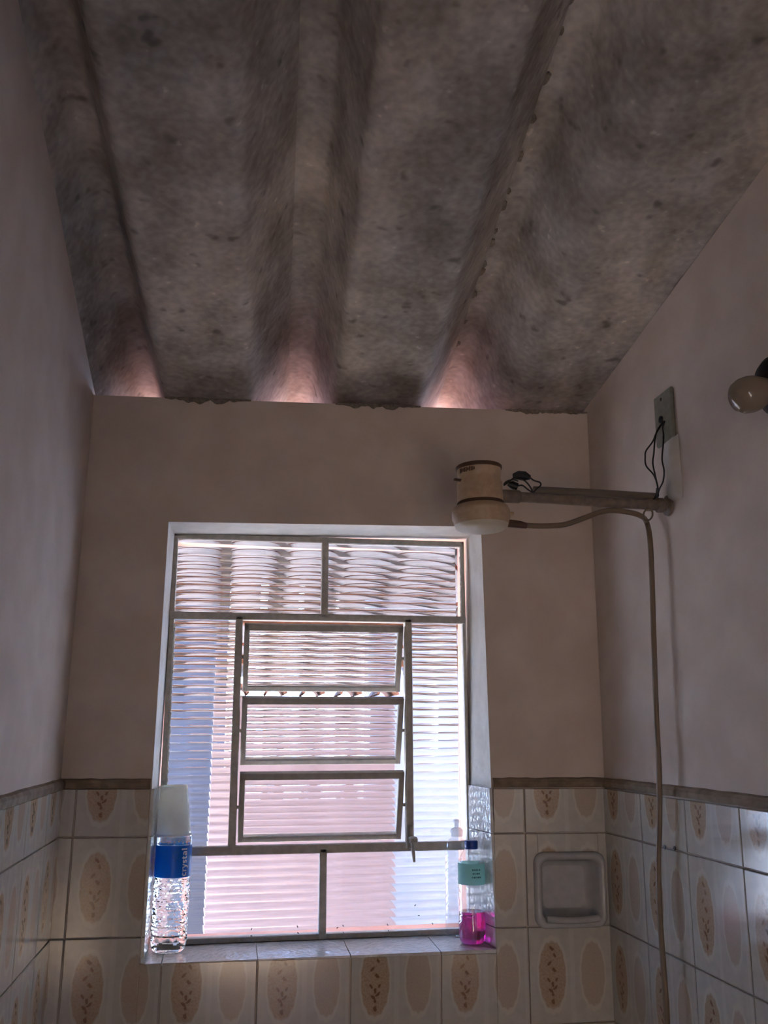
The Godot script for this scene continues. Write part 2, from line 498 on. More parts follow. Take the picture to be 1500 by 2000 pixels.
	outs.quad(Vector3(-0.02, roof_y(-0.02, 0) - 0.002, 0), Vector3(1.27, roof_y(1.27, 0) - 0.002, 0), Vector3(1.27, roof_y(1.27, -0.25) - 0.002, -0.25), Vector3(-0.02, roof_y(-0.02, -0.25) - 0.002, -0.25), Vector3.UP)
	part("outer_plaster", outs.mesh(), M.salmon, w)
	# tiles round the window and the soap dish
	var skip := func(u0: float, u1: float, y0: float, y1: float) -> bool:
		return false
	var cols := []
	for c in columns_from(0.0, 1.235, 0.035):
		cols.append([c[0] + XL, c[1] + XL, c[2], c[3]])
	lay_back_tiles(w, cols)
	# sill and lower reveal tiles, glazed plain
	var edges := [0.209, 0.25, 0.45, 0.65, 0.85, 0.979]
	for k in 5:
		var sb := MB.new()
		var x0: float = edges[k] + 0.0012
		var x1: float = edges[k + 1] - 0.0012
		sill_slab(sb, x0, x1)
		part("sill_tile", sb.mesh(), M.sill_tile, w)
	for side in [0, 1]:
		for seg in [[1.06, 1.10], [1.10, 1.30], [1.30, 1.40]]:
			var rb := MB.new()
			var y0: float = seg[0] + 0.001
			var y1: float = seg[1] - 0.001
			var f := func(y: float, z: float, e: float) -> Vector3:
				var t := clampf((y - 1.045) / 0.96, 0, 1)
				if side == 0:
					return Vector3(lerpf(0.207, lerpf(0.211, 0.214, t), -z / 0.162) + e, y, z)
				return Vector3(lerpf(lerpf(0.981, 0.960, t), lerpf(0.954, 0.962, t), -z / 0.162) - e, y, z)
			var out := Vector3.RIGHT if side == 0 else Vector3.LEFT
			rb.quad(f.call(y0, 0.005, 0.006), f.call(y0, -0.135, 0.006), f.call(y1, -0.135, 0.006), f.call(y1, 0.005, 0.006), out)
			rb.quad(f.call(y0, 0.005, 0.006), f.call(y1, 0.005, 0.006), f.call(y1, 0.005, 0.0), f.call(y0, 0.005, 0.0), Vector3.BACK)
			rb.quad(f.call(y1, 0.005, 0.006), f.call(y1, -0.135, 0.006), f.call(y1, -0.135, 0.0), f.call(y1, 0.005, 0.0), Vector3.UP)
			rb.quad(f.call(y0, 0.005, 0.006), f.call(y0, -0.135, 0.006), f.call(y0, -0.135, 0.0), f.call(y0, 0.005, 0.0), Vector3.DOWN)
			part("reveal_tile", rb.mesh(), M.sill_tile, w)

func sill_slab(b: MB, x0: float, x1: float) -> void:
	var top := func(x: float, z: float) -> float: return 1.046 + 0.010 * x - 0.03 * z
	var p := []
	for a in [[x0, 0.006], [x1, 0.006], [x1, -0.136], [x0, -0.136]]:
		p.append(Vector3(a[0], top.call(a[0], a[1]), a[1]))
	b.quad(p[0], p[1], p[2], p[3], Vector3.UP)
	var dn := Vector3(0, -0.007, 0)
	b.quad(p[0], p[1], p[1] + dn, p[0] + dn, Vector3.BACK)
	b.quad(p[1], p[2], p[2] + dn, p[1] + dn, Vector3.RIGHT)
	b.quad(p[0], p[3], p[3] + dn, p[0] + dn, Vector3.LEFT)

# a tile on the end wall, cut to a list of rectangles [x0, y0, x1, y1] of one whole tile
func cut_tile(w: Node3D, rects: Array, x_left: float, y_top: float, k: int, pr: float) -> void:
	var b := MB.new()
	for r in rects:
		var c := Vector3((r[0] + r[2]) * 0.5, (r[1] + r[3]) * 0.5, 0.0035)
		b.box(c, Vector3(r[2] - r[0], r[3] - r[1], 0.007), 0.0012, Basis(), Rect2(pr + (r[0] - x_left) / 0.2, (y_top - r[3]) / 0.2, (r[2] - r[0]) / 0.2, (r[3] - r[1]) / 0.2))
	part("wall_tile", b.mesh(), M.tiles[k % 2], w)

func lay_back_tiles(w: Node3D, cols: Array) -> void:
	var rows := [[1.40, 1.30, 1.40 + 0.1]]
	for k in 6:
		rows.append([1.30 - 0.2 * k, 1.10 - 0.2 * k, 1.30 - 0.2 * k])
	rows.append([0.10, 0.0, 0.10])
	var k := 0
	var holes := [[0.205, 1.048, 0.976, 3.0], [1.079, 1.112, 1.224, 1.244]]
	for c in cols:
		for r in rows:
			k += 1
			var left: float = c[1] - 0.2 if c[2] > 0.0 else c[0]
			var rects := [[c[0] + 0.0015, r[1] + 0.0015, c[1] - 0.0015, r[0] - 0.0015]]
			for h in holes:
				var nxt := []
				for q in rects:
					if q[0] >= h[2] or q[2] <= h[0] or q[1] >= h[3] or q[3] <= h[1]:
						nxt.append(q)
						continue
					if q[0] < h[0]: nxt.append([q[0], q[1], h[0], q[3]])
					if q[2] > h[2]: nxt.append([h[2], q[1], q[2], q[3]])
					var ax: float = maxf(q[0], h[0])
					var bx: float = minf(q[2], h[2])
					if q[1] < h[1]: nxt.append([ax, q[1], bx, h[1]])
					if q[3] > h[3]: nxt.append([ax, h[3], bx, q[3]])
				rects = nxt
			if rects.size():
				cut_tile(w, rects, left, r[2], k, 0.0)

func build_side_walls() -> void:
	for side in [0, 1]:
		var w := structure("wall_left" if side == 0 else "wall_right", "beige plastered side wall, tiled below" + (" , beside the shower" if side else ""))
		var b := MB.new()
		var x0 := XL - 0.16 if side == 0 else XR
		var hi := func(z: float) -> float: return roof_y(0.0, z) + (0.14 if side == 0 else 0.05)
		for f in [[x0, Vector3.LEFT], [x0 + 0.16, Vector3.RIGHT]]:
			b.quad(Vector3(f[0], 0, -0.25), Vector3(f[0], 0, ZB + 0.15), Vector3(f[0], hi.call(ZB + 0.15), ZB + 0.15), Vector3(f[0], hi.call(-0.25), -0.25), f[1])
		b.quad(Vector3(x0, 0, -0.25), Vector3(x0 + 0.16, 0, -0.25), Vector3(x0 + 0.16, hi.call(-0.25), -0.25), Vector3(x0, hi.call(-0.25), -0.25), Vector3.FORWARD)
		b.quad(Vector3(x0, hi.call(-0.25), -0.25), Vector3(x0 + 0.16, hi.call(-0.25), -0.25), Vector3(x0 + 0.16, hi.call(ZB + 0.15), ZB + 0.15), Vector3(x0, hi.call(ZB + 0.15), ZB + 0.15), Vector3.UP)
		part("plaster", b.mesh(), M.plaster, w)
		var no := func(_a: float, _b: float, _c: float, _d: float) -> bool: return false
		if side == 1:
			lay_tiles(w, Vector3(XR, 0, 0.007), Vector3.BACK, Vector3.LEFT, columns_from(0.0, ZB - 0.01, 0.0), no)
		else:
			# u runs from the camera end towards the window; joints at z = 0.165, 0.365 ...
			var cols := []
			var a := 0.165
			cols.append([-0.165, -0.008, 0.0, 0.157 / 0.2])
			while a < ZB - 0.01:
				var e := minf(a + 0.2, ZB)
				cols.append([-e, -a, 1.0 - (e - a) / 0.2, 1.0])
				a = e
			lay_tiles(w, Vector3(XL, 0, 0), Vector3.FORWARD, Vector3.RIGHT, cols, no)
		if side == 1:
			# raised plaster over the buried cable, from the plate down to the pipe
			var pb := MB.new()
			var c := Vector3(XR, 2.055, 0.452)
			for k in 10:
				for j in 12:
					var q := []
					var m := []
					for d in [[k, j], [k + 1, j], [k + 1, j + 1], [k, j + 1]]:
						var s: float = d[0] / 10.0 * 2.0 - 1.0
						var t: float = d[1] / 12.0 * 2.0 - 1.0
						var hh := 0.017 * pow(maxf(0.0, 1.0 - pow(absf(s), 4.0)), 0.5) * pow(maxf(0.0, 1.0 - pow(absf(t), 6.0)), 0.5)
						q.append(c + Vector3(-hh, t * 0.068, s * 0.024))
						m.append(Vector3(-1, 0.15 * t, 0.9 * pow(s, 3.0)).normalized())
					pb.squad(q, m)
			part("plaster_patch", pb.mesh(), M.reveal, w)
	# wall behind the camera, with a doorway added to let in fill light
	var e := structure("wall_front", "plastered wall behind the viewer")
	var eb := MB.new()
	for r in [[-0.15, 0.0, 0.28, 3.0], [1.02, 0.0, 1.41, 3.0], [0.28, 2.12, 1.02, 3.0]]:
		eb.box(Vector3((r[0] + r[2]) / 2, (r[1] + r[3]) / 2, ZB + 0.075), Vector3(r[2] - r[0], r[3] - r[1], 0.15), 0.001)
	part("plaster", eb.mesh(), M.plaster, e)
	var fl := structure("floor", "dull brown shower room floor")
	var fb := MB.new()
	fb.box(Vector3(0.63, -0.05, ZB * 0.5 - 0.05), Vector3(1.6, 0.1, ZB + 0.4), 0.001)
	part("screed", fb.mesh(), M.floor, fl)

func build_trims() -> void:
	var runs := [[Vector3(XL, 1.409, 0), Vector3(XR, 1.412, 0), Vector3.BACK], [Vector3(XL, 1.410, ZB), Vector3(XL, 1.409, 0), Vector3.RIGHT], [Vector3(XR, 1.412, 0), Vector3(XR, 1.412, ZB), Vector3.LEFT]]
	var names := ["trim_1", "trim_2", "trim_3"]
	var nz := noise(6.0, 77, 3)
	for k in 3:
		var o := structure(names[k], "thin brown mortar ledge along the tile tops")
		var b := MB.new()
		var a: Vector3 = runs[k][0]
		var c: Vector3 = runs[k][1]
		var nr: Vector3 = runs[k][2]
		var parts := [[0.0, 1.0]] if k > 0 else [[0.0, (0.205 - XL) / (XR - XL)], [(0.976 - XL) / (XR - XL), 1.0]]
		for seg in parts:
			var n := maxi(6, int(60 * (seg[1] - seg[0])))
			var prev := []
			for i in n + 1:
				var t: float = lerpf(seg[0], seg[1], float(i) / n)
				var p := a.lerp(c, t)
				var w := nz.get_noise_2d(t * 8.0, k * 10.0) * 0.0025
				var dpt := 0.012 + w
				var cur := [p + Vector3(0, 0.0115 + w, 0) + nr * 0.0, p + Vector3(0, 0.0085 + w, 0) + nr * dpt * 0.7, p + Vector3(0, 0.002, 0) + nr * dpt, p + Vector3(0, -0.009 + w, 0) + nr * dpt * 0.9, p + Vector3(0, -0.0105, 0)]
				if prev:
					for j in 4:
						b.quad(prev[j], cur[j], cur[j + 1], prev[j + 1], nr + Vector3.UP * (1.5 - j) * 0.8)
				prev = cur
		part("ledge", b.mesh(), M.trim, o)

# ---------- roof ----------
func sheet(prof: Array, z0: float, z1: float, drop: float, seed_: int) -> ArrayMesh:
	# prof: [x at z = 0, height above the pan]; corners eased by cutting them
	var p := []
	for a in prof:
		p.append(Vector2(a[0], a[1]))
	var q := [p[0]]
	for i in range(1, p.size() - 1):
		var d0: float = minf(0.020, p[i].distance_to(p[i - 1]) * 0.45)
		var d1: float = minf(0.020, p[i].distance_to(p[i + 1]) * 0.45)
		var e0: Vector2 = p[i].move_toward(p[i - 1], d0)
		var e1: Vector2 = p[i].move_toward(p[i + 1], d1)
		for k in 5:
			var f := k / 4.0
			q.append(e0.lerp(p[i], f).lerp(p[i].lerp(e1, f), f))
	q.append(p[-1])
	p = []
	for i in q.size() - 1:
		var parts := maxi(1, int(ceilf(q[i].distance_to(q[i + 1]) / 0.035)))
		for k in parts:
			p.append(q[i].lerp(q[i + 1], float(k) / parts))
	p.append(q[-1])
	var n := 64
	var shift: float = [0.0, 0.80, 1.50][seed_ - 1]
	var nz := noise(1.6, seed_, 3)
	var lo := []
	var hi := []
	var dist := [0.0]
	for i in p.size() - 1:
		dist.append(dist[-1] + p[i].distance_to(p[i + 1]))
	for j in n + 1:
		var z := lerpf(z0, z1, float(j) / n)
		var rl := []
		var rh := []
		for i in p.size():
			var t: Vector2 = (p[mini(i + 1, p.size() - 1)] - p[maxi(i - 1, 0)]).normalized()
			var nr := Vector2(-t.y, t.x)
			var e := nz.get_noise_2d(p[i].x * 3.0, z * 1.2) * 0.004
			if i == p.size() - 1 or i == 0:
				e += nz.get_noise_2d(50.0, z * 9.0) * 0.003
			var x: float = p[i].x + DRIFT * z
			rl.append(Vector3(x, roof_y(x, z, p[i].y + e + drop), z))
			x += nr.x * 0.008
			rh.append(Vector3(x, roof_y(x, z, p[i].y + e + nr.y * 0.008 + drop), z))
		lo.append(rl); hi.append(rh)
	var b := MB.new()
	var nl := []
	for j in n + 1:
		var row := []
		for i in p.size():
			var du: Vector3 = lo[j][mini(i + 1, p.size() - 1)] - lo[j][maxi(i - 1, 0)]
			var dv: Vector3 = lo[mini(j + 1, n)][i] - lo[maxi(j - 1, 0)][i]
			var m := du.cross(dv).normalized()
			row.append(m if m.y < 0 else -m)
		nl.append(row)
	for j in n:
		var za := lerpf(z0, z1, float(j) / n)
		var zb := lerpf(z0, z1, float(j + 1) / n)
		for i in p.size() - 1:
			var uv := [Vector2(dist[i] + shift, za + 0.4), Vector2(dist[i + 1] + shift, za + 0.4), Vector2(dist[i + 1] + shift, zb + 0.4), Vector2(dist[i] + shift, zb + 0.4)]
			b.squad([lo[j][i], lo[j][i + 1], lo[j + 1][i + 1], lo[j + 1][i]], [nl[j][i], nl[j][i + 1], nl[j + 1][i + 1], nl[j + 1][i]], uv)
			b.squad([hi[j][i], hi[j][i + 1], hi[j + 1][i + 1], hi[j + 1][i]], [-nl[j][i], -nl[j][i + 1], -nl[j + 1][i + 1], -nl[j + 1][i]], uv)
		for e in [0, p.size() - 1]:
			b.quad(lo[j][e], lo[j + 1][e], hi[j + 1][e], hi[j][e], Vector3.LEFT if e == 0 else Vector3.RIGHT, [Vector2(0, za), Vector2(0, zb), Vector2(0.01, zb), Vector2(0.01, za)])
	for j in [0, n]:
		for i in p.size() - 1:
			b.quad(lo[j][i], lo[j][i + 1], hi[j][i + 1], hi[j][i], Vector3.FORWARD if j == 0 else Vector3.BACK)
	return b.mesh()

func build_roof() -> void:
	var c := structure("ceiling", "mould-spotted fibre cement roof sheets with deep channels")
	var H := 0.15
	var za := -0.32
	var zb := ZB + 0.1
	part("roof_sheet", sheet([[-0.14, 0.0], [0.012, 0.0], [0.088, H * 0.9], [0.130, H * 0.9], [0.178, 0.0], [0.385, 0.0], [0.474, H]], za, zb, 0.0, 1), M.cement, c)
	part("roof_sheet", sheet([[0.448, H * 0.75], [0.466, H], [0.535, H], [0.592, 0.0], [0.808, 0.0], [0.900, H]], za, zb, 0.009, 2), M.cement, c)
	part("roof_sheet", sheet([[0.876, H * 0.8], [0.892, H], [0.945, H], [1.005, 0.035], [1.06, 0.0], [1.44, 0.0]], za, zb, 0.018, 3), M.cement, c)
	# lumps of mortar squeezed out along the second joint
	var rg := RandomNumberGenerator.new()
	rg.seed = 5
	var m := MB.new()
	var z := 0.02
	while z < 1.5:
		var x := 0.903 + DRIFT * z
		var s := rg.randf_range(0.35, 1.0)
		m.ball(Vector3(x, roof_y(x, z, H + 0.012), z), Vector3(0.004 + 0.005 * s * s, 0.004, 0.006 + 0.012 * s), int(z * 1000), 0.6, 8)
		z += rg.randf_range(0.02, 0.11)
	var d := part("mortar_drips", m.mesh(), M.mortar, c)
	d.set_meta("kind", "stuff")

# ---------- window ----------
func rib_pane(w: float, h: float, pitch := 0.0185, sag := 0.0016, phase := 0.0) -> ArrayMesh:
	# flat outside, convex horizontal ribs inside; origin at the centre, inside is +z
	var b := MB.new()
	var t := 0.0035
	var R := (pitch * pitch / 4.0 + sag * sag) / (2.0 * sag)
	var y := -h / 2
	var k := floorf((y - phase) / pitch)
	var seg := 8
	while y < h / 2 - 1e-5:
		var lo := phase + k * pitch
		var y1 := minf(lo + pitch, h / 2)
		var prev := []
		for i in seg + 1:
			var yy := lerpf(y, y1, float(i) / seg)
			var c := yy - (lo + pitch / 2)
			var zz := t / 2 + sqrt(maxf(0.0, R * R - c * c)) - (R - sag)
			var nn := Vector3(0, c, sqrt(maxf(0.0, R * R - c * c))).normalized()
			if prev:
				b.squad([Vector3(-w / 2, prev[0], prev[1]), Vector3(w / 2, prev[0], prev[1]), Vector3(w / 2, yy, zz), Vector3(-w / 2, yy, zz)], [prev[2], prev[2], nn, nn])
				for s in [-1, 1]:
					b.quad(Vector3(s * w / 2, prev[0], prev[1]), Vector3(s * w / 2, yy, zz), Vector3(s * w / 2, yy, -t / 2), Vector3(s * w / 2, prev[0], -t / 2), Vector3(s, 0, 0))
			prev = [yy, zz, nn]
			if y1 >= h / 2 - 1e-5 and i == seg:
				b.quad(Vector3(-w / 2, yy, zz), Vector3(w / 2, yy, zz), Vector3(w / 2, yy, -t / 2), Vector3(-w / 2, yy, -t / 2), Vector3.UP)
			if y == -h / 2 and i == 0:
				b.quad(Vector3(-w / 2, yy, zz), Vector3(w / 2, yy, zz), Vector3(w / 2, yy, -t / 2), Vector3(-w / 2, yy, -t / 2), Vector3.DOWN)
		y = y1
		k += 1.0
	b.quad(Vector3(-w / 2, -h / 2, -t / 2), Vector3(w / 2, -h / 2, -t / 2), Vector3(w / 2, h / 2, -t / 2), Vector3(-w / 2, h / 2, -t / 2), Vector3.FORWARD)
	return b.mesh()

func bar(b: MB, x0: float, y0: float, x1: float, y1: float, z0: float, z1: float, bev := 0.0015) -> void:
	b.box(Vector3((x0 + x1) / 2, (y0 + y1) / 2, (z0 + z1) / 2), Vector3(absf(x1 - x0), absf(y1 - y0), absf(z1 - z0)), bev)

func build_window() -> void:
	var w := structure("window_1", "cream painted steel window with ribbed glass and three tilting sashes")
	var o := Vector3(0.586, 1.53, -0.15)       # middle of the frame
	w.position = o
	w.rotation.z = 0.010
	# all below in the frame's own axes
	var X0 := -0.371; var X1 := 0.371; var Y0 := -0.474; var Y1 := 0.476
	var H1 := 0.271; var H2 := -0.275          # the two cross bars
	var V0 := -0.202; var V1 := 0.222          # uprights of the middle bay
	var C := 0.008                             # middle mullions
	var fb := MB.new()
	bar(fb, X0, Y0, X0 + 0.012, Y1, -0.016, 0.010)
	bar(fb, X1 - 0.008, Y0, X1, Y1, -0.016, 0.010)
	bar(fb, X0, Y1 - 0.014, X1, Y1, -0.016, 0.010)
	bar(fb, X0, Y0, X1, Y0 + 0.012, -0.016, 0.010)
	part("outer_frame", fb.mesh(), M.frame, w)
	for a in [[X0, H1 - 0.009, X1, H1 + 0.009], [X0, H2 - 0.010, X1, H2 + 0.010], [C - 0.0085, H1, C + 0.0085, Y1], [C + 0.004 - 0.0085, Y0, C + 0.004 + 0.0085, H2], [V0 - 0.009, H2, V0 + 0.009, H1], [V1 - 0.010, H2, V1 + 0.008, H1]]:
		var mb := MB.new()
		bar(mb, a[0], a[1], a[2], a[3], -0.013, 0.012)
		part("glazing_bar", mb.mesh(), M.frame, w)
	var panes := [[X0 + 0.012, H1 + 0.009, C - 0.0085, Y1 - 0.014], [C + 0.0085, H1 + 0.009, X1 - 0.022, Y1 - 0.014], [X0 + 0.012, H2 + 0.010, V0 - 0.009, H1 - 0.009], [V1 + 0.008, H2 + 0.010, X1 - 0.022, H1 - 0.009],
		[X0 + 0.012, Y0 + 0.012, C - 0.0045, H2 - 0.010], [C + 0.0125, Y0 + 0.012, X1 - 0.022, H2 - 0.010]]
	var k := 0
	for a in panes:
		var pn := part("pane", rib_pane(a[2] - a[0], a[3] - a[1], 0.0185, 0.0016, 0.003 * k), M.glass, w, Vector3((a[0] + a[2]) / 2, (a[1] + a[3]) / 2, -0.004))
		pn.set_meta("label", "ribbed glass pane")
		k += 1
	# three sashes on middle pivots, tops in, feet out
	var bay := (H1 - 0.009) - (H2 + 0.010)
	var sw := V1 - 0.010 - (V0 + 0.009) - 0.012
	var sh := 0.168
	for i in 3:
		var s := Node3D.new()
		s.name = "tilting_sash"
		w.add_child(s, true)
		s.position = Vector3((V0 + 0.009 + V1 - 0.010) / 2 - 0.002, H1 - 0.009 - bay * (i + 0.5) / 3.0 - 0.002, 0.0)
		s.rotation.x = deg_to_rad([20.0, 21.0, 19.0][i])
		var sf := MB.new()
		bar(sf, -sw / 2, -sh / 2, -sw / 2 + 0.013, sh / 2, -0.009, 0.009)
		bar(sf, sw / 2 - 0.013, -sh / 2, sw / 2, sh / 2, -0.009, 0.009)
		bar(sf, -sw / 2, sh / 2 - 0.016, sw / 2, sh / 2, -0.009, 0.009)
		bar(sf, -sw / 2, -sh / 2, sw / 2, -sh / 2 + 0.013, -0.009, 0.009)
		part("sash_frame", sf.mesh(), M.frame, s)
		part("pane", rib_pane(sw - 0.026, sh - 0.029, 0.0165, 0.0015, 0.002 * i), M.glass, s, Vector3(0, -0.0015, 0))
		for sd in [-1, 1]:
			var pv := MB.new()
			pv.tube([Vector3(sd * (sw / 2 - 0.002), 0, 0), Vector3(sd * (sw / 2 + 0.008), 0, 0)], 0.004, 10)
			part("pivot", pv.mesh(), M.frame, s)
	var rod := Node3D.new()
	rod.name = "lever"
	w.add_child(rod)
	var lb := MB.new()
	bar(lb, V1 - 0.0135, H2 - 0.002, V1 - 0.0105, H1 - 0.02, 0.012, 0.026, 0.001)
	part("lever_rod", lb.mesh(), M.frame, rod)
	var hb := MB.new()
	bar(hb, V1 - 0.006, H2 - 0.004, V1 + 0.004, H2 + 0.05, 0.012, 0.024, 0.002)
	hb.box(Vector3(V1 + 0.001, H2 + 0.018, 0.034), Vector3(0.020, 0.014, 0.022), 0.003)
	hb.tube([Vector3(V1 - 0.002, H2 + 0.012, 0.040), Vector3(V1 - 0.001, H2 - 0.012, 0.050), Vector3(V1, H2 - 0.030, 0.052)], [0.004, 0.0045, 0.003], 8)
	part("lever_handle", hb.mesh(), M.frame, rod)
	# old putty bead down the right jamb, frayed
	var pt := MB.new()
	var nz := noise(9.0, 8, 3)
	for side in [0, 1]:
		var yy := H1 + 0.012 if side == 0 else H2 - 0.06
		var top := Y1 - 0.012 if side == 0 else H1 - 0.02
		while yy < top:
			var wd := 0.0035 + 0.004 * absf(nz.get_noise_1d(yy * 14.0 + side * 7.0))
			pt.ball(Vector3((X1 - 0.008 if side == 0 else X0 + 0.012), yy, 0.004), Vector3(wd, 0.008, 0.005), int((yy + 1.0) * 2000), 0.5, 6)
			yy += 0.010
	var pp := part("putty", pt.mesh(), M.reveal, w)
	pp.set_meta("kind", "stuff")
	# small dead insects stuck to the lower glass
	var rg := RandomNumberGenerator.new()
	rg.seed = 12
	for a in [[491, 1815], [491, 1828], [581, 1810], [582, 1822], [659, 1812], [670, 1808], [671, 1822], [757, 1806], [759, 1818], [845, 1804], [821, 1818], [818, 1788], [811, 1768]]:
		var p := on_z(a[0], a[1], -0.1475)
		var ib := MB.new()
		ib.ball(Vector3.ZERO, Vector3(0.0028, 0.0012, 0.0011), int(a[0]), 0.3, 8, Basis(Vector3.BACK, rg.randf_range(-1.3, 1.3)))
		var g := part("dead_insect", ib.mesh(), M.wire, self, p)
		tag(g, "tiny dead insect stuck low on the ribbed glass", "insect", "insects on the lower panes")

# ---------- fittings ----------
func rounded_loop(cx: float, cy: float, hw: float, hh: float, r: float, z: float, n := 6) -> Array:
	var out := []
	for q in 4:
		var sx: float = [1, -1, -1, 1][q]
		var sy: float = [1, 1, -1, -1][q]
		for k in n + 1:
			var a := PI / 2 * (q + float(k) / n)
			out.append(Vector3(cx + sx * (hw - r) + cos(a) * r, cy + sy * (hh - r) + sin(a) * r, z))
	return out

func loft(b: MB, loops: Array, close_last := true, smooth_ := true) -> void:
	var ctr := Vector3.ZERO
	for p in loops[0]:
		ctr += p
	ctr /= loops[0].size()
	var n: int = loops[0].size()
	var rows := []
	for i in loops.size():
		var row := []
		for k in n:
			var du: Vector3 = loops[i][(k + 1) % n] - loops[i][(k - 1 + n) % n]
			var dv: Vector3 = loops[mini(i + 1, loops.size() - 1)][k] - loops[maxi(i - 1, 0)][k]
			row.append(du.cross(dv).normalized())
		rows.append(row)
	for i in loops.size() - 1:
		for k in n:
			var l := (k + 1) % n
			b.squad([loops[i][k], loops[i][l], loops[i + 1][l], loops[i + 1][k]], [rows[i][k], rows[i][l], rows[i + 1][l], rows[i + 1][k]])
	if close_last:
		var c := Vector3.ZERO
		for p in loops[-1]:
			c += p
		c /= n
		for k in n:
			b.tri(c, loops[-1][k], loops[-1][(k + 1) % n], Vector3.BACK, Vector3.BACK, Vector3.BACK)

func build_soap_dish() -> void:
	var cx := 1.1515; var cy := 1.178
	var t := thing("soap_dish", "white glazed recessed soap dish set in the floral tiles", "soap dish", Vector3(cx, cy, 0.007))
	var b := MB.new()
	# rim stands proud of the tiles, basin sinks into the wall
	var L := []
	for a in [[0.085, 0.081, 0.024, 0.0005], [0.085, 0.081, 0.024, 0.008], [0.082, 0.078, 0.023, 0.014], [0.077, 0.073, 0.022, 0.016], [0.071, 0.067, 0.020, 0.013], [0.067, 0.063, 0.018, 0.004], [0.063, 0.059, 0.016, -0.020], [0.058, 0.054, 0.014, -0.034], [0.050, 0.046, 0.012, -0.038]]:
		L.append(rounded_loop(0, 0, a[0], a[1], a[2], a[3]))
	loft(b, L)
	part("basin", b.mesh(), M.ceramic, t)
	var lip := MB.new()
	var P := []
	for k in 9:
		var x := lerpf(-0.062, 0.062, k / 8.0)
		P.append(Vector3(x, -0.060 - 0.004 * sin(PI * k / 8.0), 0.013))
	lip.tube(P, 0.008, 10)
	part("lip", lip.mesh(), M.ceramic, t)

func build_shower() -> void:
	var c := Vector3(0.846, 0, 0.418)
	var t := thing("electric_shower", "cream electric shower head on a grey pipe from the right wall", "shower", Vector3(c.x, 1.915, c.z))
	var tr := Transform3D(Basis(Vector3.BACK, 0.03), Vector3.ZERO)
	var b := MB.new()
	b.lathe(tr, [[0.054, 0.010], [0.0555, 0.018], [0.058, 0.022], [0.058, 0.036], [0.0575, 0.0395], [0.056, 0.041], [0.054, 0.046], [0.049, 0.049], [0.0465, 0.050]], 48)
	part("lower_housing", b.mesh(), M.cream, t)
	b = MB.new()
	b.lathe(tr, [[0.047, 0.049], [0.047, 0.055], [0.0445, 0.058]], 48)
	part("dark_seam", b.mesh(), M.brown, t)
	b = MB.new()
	b.lathe(tr, [[0.0455, 0.055], [0.046, 0.060], [0.0455, 0.095], [0.043, 0.101], [0.0425, 0.108], [0.044, 0.111], [0.0445, 0.124]], 48)
	var hh := part("heater_housing", b.mesh(), M.cream, t)
	b = MB.new()
	b.lathe(tr, [[0.0455, 0.123], [0.0465, 0.126], [0.0465, 0.130], [0.044, 0.132], [0.0, 0.1325]], 48)
	part("lid", b.mesh(), M.brown, t)
	b = MB.new()
	b.lathe(tr, [[0.0, -0.004], [0.020, -0.0035], [0.044, -0.0005], [0.0515, 0.004], [0.054, 0.011]], 48)
	part("spray_plate", b.mesh(), M.cream_white, t)
	# worn printed band and the knob that sets the heat
	b = MB.new()
	for k in 9:
		var a := deg_to_rad(118 + k * 5.5)
		var h := 0.006 + 0.004 * sin(k * 2.1) * sin(k * 2.1)
		b.box(tr * Vector3(cos(a) * 0.0448, 0.1165, sin(a) * 0.0448), Vector3(0.0028, h, 0.001), 0.0002, Basis(Vector3.UP, PI / 2 - a))
	part("worn_print", b.mesh(), M.brown, hh)
	b = MB.new()
	b.tube([tr * Vector3(-0.040, 0.098, 0.012), tr * Vector3(-0.056, 0.0985, 0.016)], 0.003, 10)
	part("selector_pin", b.mesh(), M.brown, hh)
	b = MB.new()
	b.tube([tr * Vector3(0.050, 0.030, 0.018), tr * Vector3(0.060, 0.0295, 0.020), tr * Vector3(0.062, 0.0295, 0.020)], [0.004, 0.004, 0.002], 10)
	part("plug", b.mesh(), M.cream, t)
	# the pipe to the wall
	var y := 0.069
	b = MB.new()
	b.tube([Vector3(0.040, y + 0.003, 0), Vector3(0.16, y + 0.002, 0), Vector3(0.30, y, 0), Vector3(XR - c.x, y, 0)], 0.0105, 20)
	var wp := part("water_pipe", b.mesh(), M.pipe, t)
	b = MB.new()
	b.lathe(Transform3D(Basis(Vector3.BACK, -PI / 2), Vector3(0.038, y + 0.003, 0)), [[0.0135, 0.0], [0.0135, 0.040], [0.012, 0.043], [0.010, 0.044]], 24)
	part("pipe_coupling", b.mesh(), M.pipe, wp)
	b = MB.new()
	b.lathe(Transform3D(Basis(Vector3.BACK, -PI / 2), Vector3(0.35, y, 0)), [[0.0105, 0.0], [0.0135, 0.003], [0.0135, 0.012], [0.0115, 0.014], [0.0115, 0.025], [0.0155, 0.027], [0.0155, 0.036], [0.012, 0.038], [0.012, 0.044], [0.021, 0.047], [0.022, 0.052]], 28)
	part("wall_flange", b.mesh(), M.pipe, wp)

